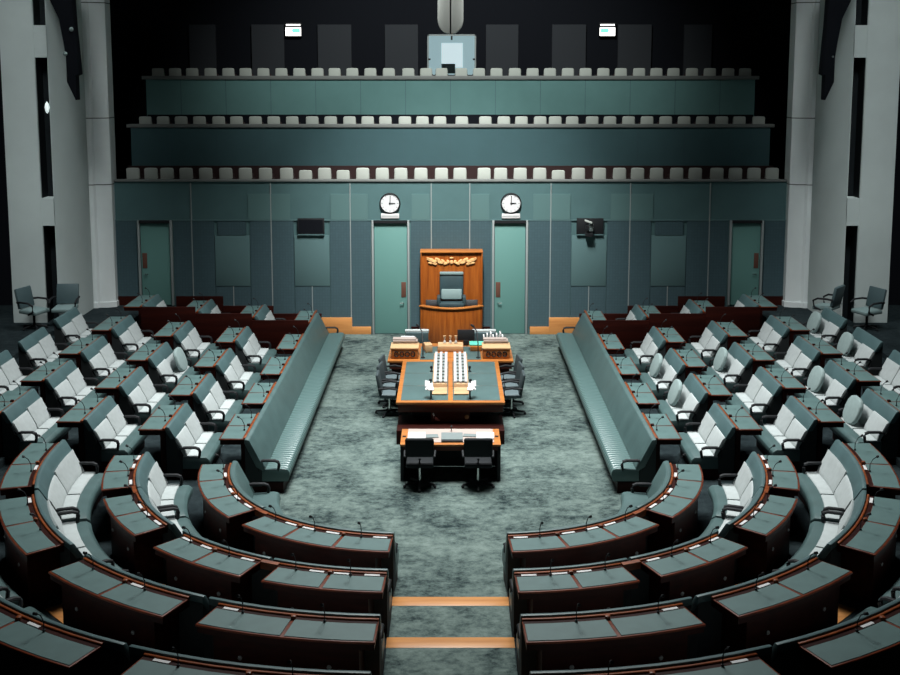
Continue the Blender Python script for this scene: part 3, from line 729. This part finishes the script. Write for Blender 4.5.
# desk with a bowed front
t = thing('speaker_desk', 'amber wooden bow-fronted presiding desk below the canopy', 'desk', (0, 31.2, 0))
bow = [(-.88, 31.70)] + [(-.88 + 1.80 * i / 12, 31.35 - .38 * sin(pi * i / 12)) for i in range(13)] + [(.92, 31.70)]
inner = [(.02 + (x - .02) * .93, y + .06) for x, y in bow[1:-1]]
part('front', MB().poly_prism([(x, y, 0) for x, y in bow[1:-1] + inner[::-1]], (0, 0, 1.04)), 'wood_speaker', t, .006)
rim = [(-.92, 31.70)] + [(-.92 + 1.88 * i / 12, 31.33 - .41 * sin(pi * i / 12)) for i in range(13)] + [(.96, 31.70)]
rin = [(.02 + (x - .02) * .86, y + .12) for x, y in rim[1:-1]]
part('top_rail', MB().poly_prism([(x, y, 1.04) for x, y in rim[1:-1] + rin[::-1]], (0, 0, .04)), 'wood_table', t, .008)
part('work_surface', MB().poly_prism([(.02 + (x - .02) * .9, y + .08, .92) for x, y in rim[1:-1]], (0, 0, .04)), 'wood_apron', t)
part('desk_screen', MB().obox((-.55, 31.40, 1.14), (.34, .05, .18), RX(radians(-25))), 'black', t, .01)
part('desk_screen', MB().obox((.62, 31.40, 1.14), (.34, .05, .18), RX(radians(-25))), 'black', t, .01)
t = thing('speaker_chair', 'tall dark teal leather chair under the canopy, pale top edge', 'chair', (.03, 31.6, 1.1))
part('backrest', MB().obox((.03, 31.68, 1.60), (.70, .12, .74), RX(radians(-6))), 'leather_dark', t, .04)
part('head_roll', MB().obox((.03, 31.70, 1.96), (.70, .16, .09), RX(radians(-6))), 'chair_light', t, .03, label='pale grey top roll')
part('cushion', MB().obox((.03, 31.58, 1.36), (.60, .08, .30), RX(radians(-10))), 'chair_light', t, .03, label='grey lower back cushion')
part('seat', MB().box(-.33, .39, 31.2, 31.62, 1.03, 1.16), 'leather_dark', t, .03)
part('column', MB().tube([(.03, 31.45, .962), (.03, 31.45, 1.05)], .06, 10), 'black', t)
for s in (-1, 1):
    part('armrest', MB().box(.03 + s * .37 - .05, .03 + s * .37 + .05, 31.25, 31.66, 1.08, 1.34), 'leather_dark', t, .03)

# ------------------------------------------------------------------ the great table
TZ = .80
t = thing('great_table', 'long honey-coloured table with leather top panels in the middle of the floor', 'table', (0, 24.5, 0))
part('table_top', MB().box(-1.165, 1.165, 22.80, 26.2, TZ - .06, TZ), 'wood_table', t, .008)
part('apron', MB().box(-1.13, 1.13, 22.86, 26.2, TZ - .24, TZ - .06), 'wood_apron', t, .006)
part('pedestal', MB().box(-.42, .42, 22.98, 26.1, .2, TZ - .24), 'wood_apron', t, .006)
part('pedestal', MB().box(-.84, -.42, 23.4, 26.1, .2, TZ - .24), 'shell', t)
part('pedestal', MB().box(.42, .84, 23.4, 26.1, .2, TZ - .24), 'shell', t)
part('plinth', MB().box(-1.14, 1.14, 22.42, 23.5, 0, .30), 'wood_dark', t, .01)
for a, b in ((-1.07, -.05), (.05, 1.07)):
    for y0, y1 in ((22.93, 24.02), (24.04, 25.06), (25.08, 26.1)):
        part('leather_panel', MB().box(a, b, y0, y1, TZ - .01, TZ + .006), 'leather', t, .003, 1)
em = MB(); em.lathe([(0, 0), (.05, 0), (.04, .02), (0, .025)], (.35, 22.975, .42), 10, RX(radians(90)))
part('round_badge', em, 'gold', t, label='round brass badge')
em = MB(); em.obox((-.32, 22.97, .40), (.10, .02, .05), RY(.5)).obox((-.36, 22.97, .45), (.03, .02, .12), RY(-.3)).obox((-.28, 22.97, .36), (.1, .02, .03), RY(.1))
part('scroll_badge', em, 'chrome', t, label='small silvery scroll badge')
# cross table for the clerks
t = thing('clerks_table', 'honey-coloured cross table at the head of the long table', 'table', (0, 27, 0))
part('table_top', MB().box(-1.54, 1.54, 26.22, 27.95, TZ - .06, TZ), 'wood_table', t, .008)
part('apron', MB().box(-1.50, 1.50, 26.26, 27.9, TZ - .22, TZ - .06), 'wood_apron', t)
for x in (-1.3, 1.3): part('pedestal', MB().box(x - .15, x + .15, 26.4, 27.8, 0, TZ - .22), 'wood_apron', t)
part('leather_panel', MB().box(-.75, -.33, 26.3, 27.6, TZ - .01, TZ + .006), 'leather', t)
part('leather_panel', MB().box(.33, .75, 26.3, 27.6, TZ - .01, TZ + .006), 'leather', t)
# twin document racks
for sg, w in ((-1, 'left'), (1, 'right')):
    def X2(a, b): return sorted((sg * a, sg * b))
    t = thing('document_rack', f'slanted document rack with three white columns, {w} of the table spine', 'rack', (sg * .22, 24.6, TZ), 'document racks on the table')
    xa, xb = X2(.07, .40)
    part('tray', MB().poly_prism([(xa, 23.30, TZ + .006), (xa, 26.15, TZ + .006), (xa, 26.15, TZ + .20), (xa, 23.72, TZ + .14), (xa, 23.70, TZ + .06), (xa, 23.30, TZ + .04)], (xb - xa, 0, 0)), 'rack_wood', t, .006)
    for i in range(3):
        a = .075 + i * .12
        xa2, xb2 = X2(a, a + .062)
        mb = MB().poly_prism([(xa2, 23.75, TZ + .14), (xa2, 26.12, TZ + .20), (xa2, 26.12, TZ + .25), (xa2, 23.75, TZ + .19)], (xb2 - xa2, 0, 0))
        part('paper_column', mb, 'rack_paper', t, .004, 1)
    for i in range(2):
        a = .139 + i * .12
        mb = MB()
        for j in range(9):
            y = 23.8 + j * .26; z = TZ + .15 + (y - 23.75) * .025
            xa2, xb2 = X2(a, a + .052); mb.box(xa2, xb2, y, y + .18, z - .02, z + .03)
        part('card_row', mb, 'grey_card', t)
    for y in (24.1, 25.2):
        x = sg * .45
        single('table_microphone', MB().lathe([(0, 0), (.04, 0), (.04, .015), (.012, .03), (.012, .07), (.03, .08), (.03, .13), (0, .14)], (x, y, TZ + .008), 10), 'black',
               f'short black table microphone {"near" if y < 25 else "far"} beside the {w} document rack', 'microphone', (x, y, TZ + .008), 'short microphones beside the racks')
    t = thing('paper_stand', f'white tissue sheets on a slim black stand, front {w} of the table', 'stand', (sg * .45, 23.1, TZ), 'paper stands at the table front')
    part('stem', MB().tube([(sg * .42, 23.02, TZ + .006), (sg * .42, 23.02, TZ + .22)], .018, 8), 'black', t)
    mb = MB().obox((sg * .46, 23.1, TZ + .26), (.17, .16, .02), RX(.5) @ RY(sg * .3)).obox((sg * .50, 23.16, TZ + .30), (.12, .15, .02), RX(.8) @ RY(-sg * .5)).obox((sg * .42, 23.02, TZ + .23), (.11, .14, .02), RX(.2))
    part('paper_sheets', mb, 'paper', t)
    # dispatch box on the cross table
    c = sg * 1.13
    t = thing('dispatch_box', f'carved wooden dispatch box on the {w} end of the cross table', 'box', (c, 26.6, TZ), 'dispatch boxes')
    part('body', MB().box(c - .33, c + .33, 26.38, 26.85, TZ + .002, TZ + .24), 'wood_table', t, .01)
    part('lid', MB().box(c - .35, c + .35, 26.36, 26.95, TZ + .24, TZ + .28), 'wood_pale', t, .01)
    mb = MB()
    for i in range(4):
        x = c - .2 + i * .135
        n = 12; ring = []
        mb.tube([(x + .05 * cos(2 * pi * k / n), 26.37, TZ + .12 + .06 * sin(2 * pi * k / n)) for k in range(n + 1)], .014, 5)
    part('carving', mb, 'black', t)
    st = single('book_stack', MB().obox((c, 26.92, TZ + .33), (.62, .24, .05), RZ(.02)).obox((c - .02, 26.94, TZ + .37), (.58, .22, .04), RZ(-.03)), 'paper_pink', f'pale stacked volumes on the lid of the {w} dispatch box', 'books', (c, 26.9, TZ + .28), None, .005)
# gooseneck microphones at the cross table
for x, w in ((-.68, 'left'), (.68, 'right')):
    mb = MB().lathe([(0, 0), (.05, 0), (.05, .02), (0, .025)], (x, 26.45, TZ + .006), 10).tube([(x, 26.45, TZ + .02), (x, 26.5, TZ + .35), (x - .03, 26.7, TZ + .62), (x - .1, 26.85, TZ + .7)], .014, 6).tube([(x - .1, 26.85, TZ + .7), (x - .16, 26.95, TZ + .72)], .028, 8)
    single('gooseneck_microphone', mb, 'black', f'tall black gooseneck microphone on the {w} half of the cross table', 'microphone', (x, 26.45, TZ), 'tall microphones on the cross table')
t = thing('sandglass_box', 'pale wooden box in the middle of the cross table carrying three sandglasses', 'box', (0, 27.2, TZ))
part('body', MB().box(-.32, .32, 27.05, 27.5, TZ + .008, TZ + .15), 'wood_pale', t, .01)
for x, w in ((-.15, 'left'), (-.005, 'middle'), (.135, 'right')):
    t = thing('sandglass', f'small white sandglass, {w} one of three on the pale box', 'sandglass', (x, 27.3, TZ + .15), 'sandglasses')
    part('bulbs', MB().lathe([(0, 0.01), (.03, .02), (.035, .06), (.008, .11), (.03, .155), (.03, .19), (0, .2)], (x, 27.3, TZ + .15), 12), 'paper', t)
    part('end_caps', MB().lathe([(0, 0), (.042, 0), (.042, .015), (0, .016)], (x, 27.3, TZ + .15), 12).lathe([(0, .195), (.038, .195), (.038, .21), (0, .211)], (x, 27.3, TZ + .15), 12), 'wood_pale', t)
t = thing('flat_monitor', 'small black flat monitor on the cross table right of the sandglasses', 'monitor', (.4, 27.75, TZ))
part('screen', MB().obox((.40, 27.74, TZ + .27), (.44, .04, .28), RX(radians(-8))), 'black', t, .01)
part('stand', MB().box(.33, .47, 27.68, 27.82, TZ + .008, TZ + .15), 'black', t, .01)
t = thing('folder_box', 'small wooden box under a green folder beside the right gooseneck microphone', 'box', (.62, 27.1, TZ))
part('box', MB().box(.50, .78, 27.08, 27.35, TZ + .008, TZ + .13), 'wood_table', t, .01)
part('folder', MB().obox((.66, 27.3, TZ + .16), (.36, .28, .03), RX(.1)), 'green_folder', t, .005, label='bright green folder')
single('tan_book', MB().obox((-.57, 27.1, TZ + .11), (.18, .3, .2), RZ(.2)), 'wood_pale', 'tan book box beside the left gooseneck microphone', 'book', (-.57, 27.1, TZ), None, .01)
single('paper_pile', MB().obox((-1.15, 27.55, TZ + .12), (.42, .3, .22), RZ(.03)).obox((-1.1, 27.5, TZ + .25), (.36, .26, .05), RZ(-.1)), 'paper', 'tall white paper pile on the left end of the cross table', 'papers', (-1.15, 27.55, TZ), None, .006)
for i in range(7):
    x = .86 + i * .08
    mb = MB().obox((x, 27.55, TZ + .16 + .02 * (i % 3)), (.035, .26, .30 + .04 * (i % 3)), RY(.06 * ((i % 3) - 1)))
    single('upright_file', mb, 'paper', f'white upright file, {ORD[i + 1]} from the left of seven on the right of the cross table', 'file', (x, 27.55, TZ), 'white files standing on the cross table', .004)
for x, w in ((-.9, 'left'), (.9, 'right')):
    t = thing('clerk_chair', f'teal high-backed chair with pale top band behind the {w} of the cross table', 'chair', (x, 28.7, 0), 'chairs behind the cross table')
    part('backrest', MB().obox((x, 28.85, .66), (.62, .09, .46), RX(radians(8))), 'chair_teal', t, .03)
    part('top_band', MB().obox((x, 28.88, .90), (.64, .11, .09), RX(radians(8))), 'pale', t, .02, label='pale top band')
    part('seat', MB().box(x - .3, x + .3, 28.25, 28.8, .42, .52), 'chair_teal', t, .03)
    part('column', MB().tube([(x, 28.55, .05), (x, 28.55, .43)], .035, 8), 'black', t)
    mb = MB()
    for i in range(5): mb.tube([(x, 28.55, .09), (x + .3 * cos(i * 2 * pi / 5), 28.55 + .3 * sin(i * 2 * pi / 5), .035)], [.03, .025], 6)
    part('star_base', mb, 'black', t)
    for s in (-1, 1): part('armrest', MB().tube([(x + s * .33, 28.8, .66), (x + s * .33, 28.4, .66), (x + s * .32, 28.35, .5)], .025, 6), 'black', t)

# swivel chairs along both sides of the table
def table_chair(root, c, a, seat='chair_teal'):
    R3 = RZ(a); c = Vector(c)
    P = lambda x, y, z: c + R3 @ Vector((x, y, z))
    part('backrest', MB().obox(P(0, .24, .74), (.50, .07, .50), R3 @ RX(radians(-10))), 'chair_dark', root, .03)
    part('seat', MB().obox(P(0, -.02, .48), (.52, .50, .09), R3), 'chair_seat', root, .035)
    part('column', MB().tube([P(0, 0, .06), P(0, 0, .44)], .03, 8), 'chrome', root)
    for s in (-1, 1):
        part('armrest', MB().tube([P(s * .27, .24, .66), P(s * .29, .0, .69), P(s * .29, -.18, .66), P(s * .27, -.16, .48)], .026, 8), 'black', root)
    mb = MB()
    for i in range(5):
        b = 2 * pi * i / 5 + .2
        mb.tube([P(0, 0, .10), P(.32 * cos(b), .32 * sin(b), .065)], [.03, .02], 6); mb.sphere(P(.32 * cos(b), .32 * sin(b), .03), .03, 6)
    part('star_base', mb, 'black', root)
for sn, sg in SIDES.items():
    for y, w in ((24.5, 'nearest the camera'), (25.2, 'middle one'), (25.88, 'beside the cross table')):
        x = sg * 1.39
        t = thing('table_chair', f'dark swivel chair on the {sn} of the long table, {w}', 'chair', (x, y, 0), 'swivel chairs along the table')
        table_chair(t, (x, y, 0), radians(90) * -sg + (.15 * sg if y > 25 else 0))

# reporters' desk in front with two black chairs
t = thing('reporters_desk', 'small orange-edged desk before the long table with papers on it', 'desk', (0, 20.7, 0))
part('desk_top', MB().box(-.965, .965, 20.29, 21.22, .70, .74), 'wood_table', t, .008)
part('writing_surface', MB().box(-.84, .84, 20.40, 21.20, .735, .747), 'paper_pink', t, .003)
for x in (-.93, .93): part('side_panel', MB().box(x - .03, x + .03, 20.32, 21.18, 0, .70), 'black', t)
part('modesty_panel', MB().box(-.9, .9, 21.08, 21.12, .02, .70), 'black', t)
part('apron', MB().box(-.9, .9, 20.34, 20.38, .60, .70), 'wood_apron', t)
for sx in (-1, 1): part('cable_port', MB().box(sx * .9 - .035, sx * .9 + .035, 20.72, 20.78, .742, .75), 'black', t)
def sheet(nm, x, y, w, d, m, lab, cat, a=0, h=.012):
    single(nm, MB().obox((x, y, .749 + h / 2), (w, d, h), RZ(a)), m, lab, cat, (x, y, .747))
sheet('paper_sheet', -.66, 20.75, .34, .36, 'paper', 'white paper pile on the left end of the small desk', 'paper', .03, .02)
sheet('paper_sheet', .68, 20.75, .34, .36, 'paper', 'white paper pile on the right end of the small desk', 'paper', -.04, .02)
sheet('grey_folder', .03, 20.72, .42, .42, 'grey_card', 'grey folder lying in the middle of the small desk', 'folder', 0, .015)
sheet('keyboard', .03, 20.45, .42, .11, 'black', 'black keyboard strip at the front middle of the small desk', 'keyboard', 0, .02)
sheet('notebook', -.36, 20.74, .24, .2, 'grey_card', 'grey notebook left of the middle folder on the small desk', 'notebook', .1)
sheet('notebook', .38, 20.78, .26, .16, 'grey_card', 'grey notebook right of the middle folder on the small desk', 'notebook', -.1)
single('desk_microphone', MB().tube([(.02, 21.1, .747), (.02, 21.08, .83)], .01, 6).tube([(.02, 21.08, .83), (.02, 21.04, .86)], .018, 6), 'black', 'tiny black microphone at the back middle of the small desk', 'microphone', (.02, 21.1, .747))
for x, w in ((-.58, 'left'), (.52, 'right')):
    t = thing('reporter_chair', f'black swivel chair seen from behind, {w} place at the small desk', 'chair', (x, 20.0, 0), 'black chairs at the small desk')
    part('backrest', MB().obox((x, 19.86, .83), (.54, .08, .38), RX(radians(7))), 'black_fabric', t, .045, 3)
    part('seat', MB().obox((x, 20.08, .47), (.52, .5, .09), RX(0)), 'black_fabric', t, .035)
    part('back_support', MB().tube([(x, 19.9, .60), (x, 19.86, .5), (x, 19.98, .42)], .03, 8), 'black', t)
    part('column', MB().tube([(x, 20.05, .06), (x, 20.05, .43)], .02, 10), 'chrome', t)
    mb = MB()
    for i in range(5):
        b = 2 * pi * i / 5 + pi / 2 + pi / 5
        mb.tube([(x, 20.05, .10), (x + .30 * cos(b), 20.05 + .30 * sin(b), .065)], [.03, .022], 6); mb.sphere((x + .30 * cos(b), 20.05 + .30 * sin(b), .032), .032, 6)
    part('star_base', mb, 'black', t)
    for s in (-1, 1): part('armrest', MB().tube([(x + s * .28, 19.92, .62), (x + s * .29, 20.15, .66), (x + s * .27, 20.2, .5)], .022, 6), 'black', t)

# ------------------------------------------------------------------ light
def area(name, loc, size, power, col=(.93, 1, 1), target=None, spread=180, sy=None):
    l = bpy.data.lights.new(name, 'AREA'); l.energy = power; l.color = col; l.spread = radians(spread)
    l.shape = 'RECTANGLE'; l.size = size; l.size_y = sy or size
    o = bpy.data.objects.new(name, l); COL.objects.link(o); o.location = loc
    d = Vector(target or (loc[0], loc[1], 0)) - Vector(loc)
    o.rotation_euler = d.to_track_quat('-Z', 'Y').to_euler()
    return o
area('ceiling_light_centre', (0, 22.5, 17.5), 5, 1700, (.97, 1, .98), (0, 22, 0), 90)
area('ceiling_light_left', (-4.5, 28, 17.5), 4, 300, (.93, .98, 1), (-6.3, 22.5, 0), 75)
area('ceiling_light_right', (4.5, 28, 17.5), 4, 300, (.93, .98, 1), (6.3, 22.5, 0), 75)
def spot(name, loc, tgt, power, ang, blend=.6, col=(1, .97, .93), r=.3):
    l = bpy.data.lights.new(name, 'SPOT'); l.energy = power; l.color = col; l.spot_size = radians(ang); l.spot_blend = blend; l.shadow_soft_size = r
    o = bpy.data.objects.new(name, l); COL.objects.link(o); o.location = loc
    o.rotation_euler = (Vector(tgt) - Vector(loc)).to_track_quat('-Z', 'Y').to_euler()
spot('table_downlight', (0, 23.5, 17.4), (0, 26, .8), 250, 30, 1.0)
spot('gallery_light', (0, 25, 17.4), (0, 36, 8.0), 10000, 68, 1.0, (.95, 1, .97))
spot('wall_downlight', (0, 22, 17.4), (0, 32.4, 3.2), 19000, 39, 1.0, (1, 1, .97))
for q in (-1, 1):
    spot('hanging_column_light', (q * 7, 13, 17.4), (0, 22, 9.6), 2600, 10, .8, (1, 1, .97))  # added pair of narrow spots, only to brighten the hanging column
    spot('pier_light', (q * 9.6, 21, 17.4), (q * 11.6, 30.5, 3.0), 7500, 20, .45, (.93, 1, 1), 2.2)  # added spots to brighten the white piers, not actual fittings
    spot('pier_light', (q * 9.6, 21, 17.4), (q * 11.6, 30.5, 9.0), 4800, 22, .6, (.93, 1, 1), 2.2)  # second added spot, brightens the upper piers
w = bpy.data.worlds.new('dim_room'); SC.world = w; w.use_nodes = True
w.node_tree.nodes['Background'].inputs['Color'].default_value = (.6, .8, .9, 1)
w.node_tree.nodes['Background'].inputs['Strength'].default_value = .004

# ------------------------------------------------------------------ camera
cam = bpy.data.cameras.new('camera'); co = bpy.data.objects.new('camera', cam); COL.objects.link(co)
F, YH = 1100., 72.; th = .5 * math.asin(2 * F / (8900 - YH)); YP = YH + F * math.tan(th)
cam.sensor_fit = 'HORIZONTAL'; cam.sensor_width = 36; cam.lens = 36 * F / 900
cam.shift_y = -(337.5 - YP) / 900; cam.shift_x = -.5 / 900
co.location = (0, 0, 7.8); co.rotation_euler = (pi / 2 - th, 0, 0)
cam.clip_end = 200
SC.camera = co
SC.view_settings.view_transform = 'Standard'; SC.view_settings.look = 'None'
SC.view_settings.exposure = .12; SC.view_settings.gamma = 1; SC.view_settings.use_curve_mapping = False
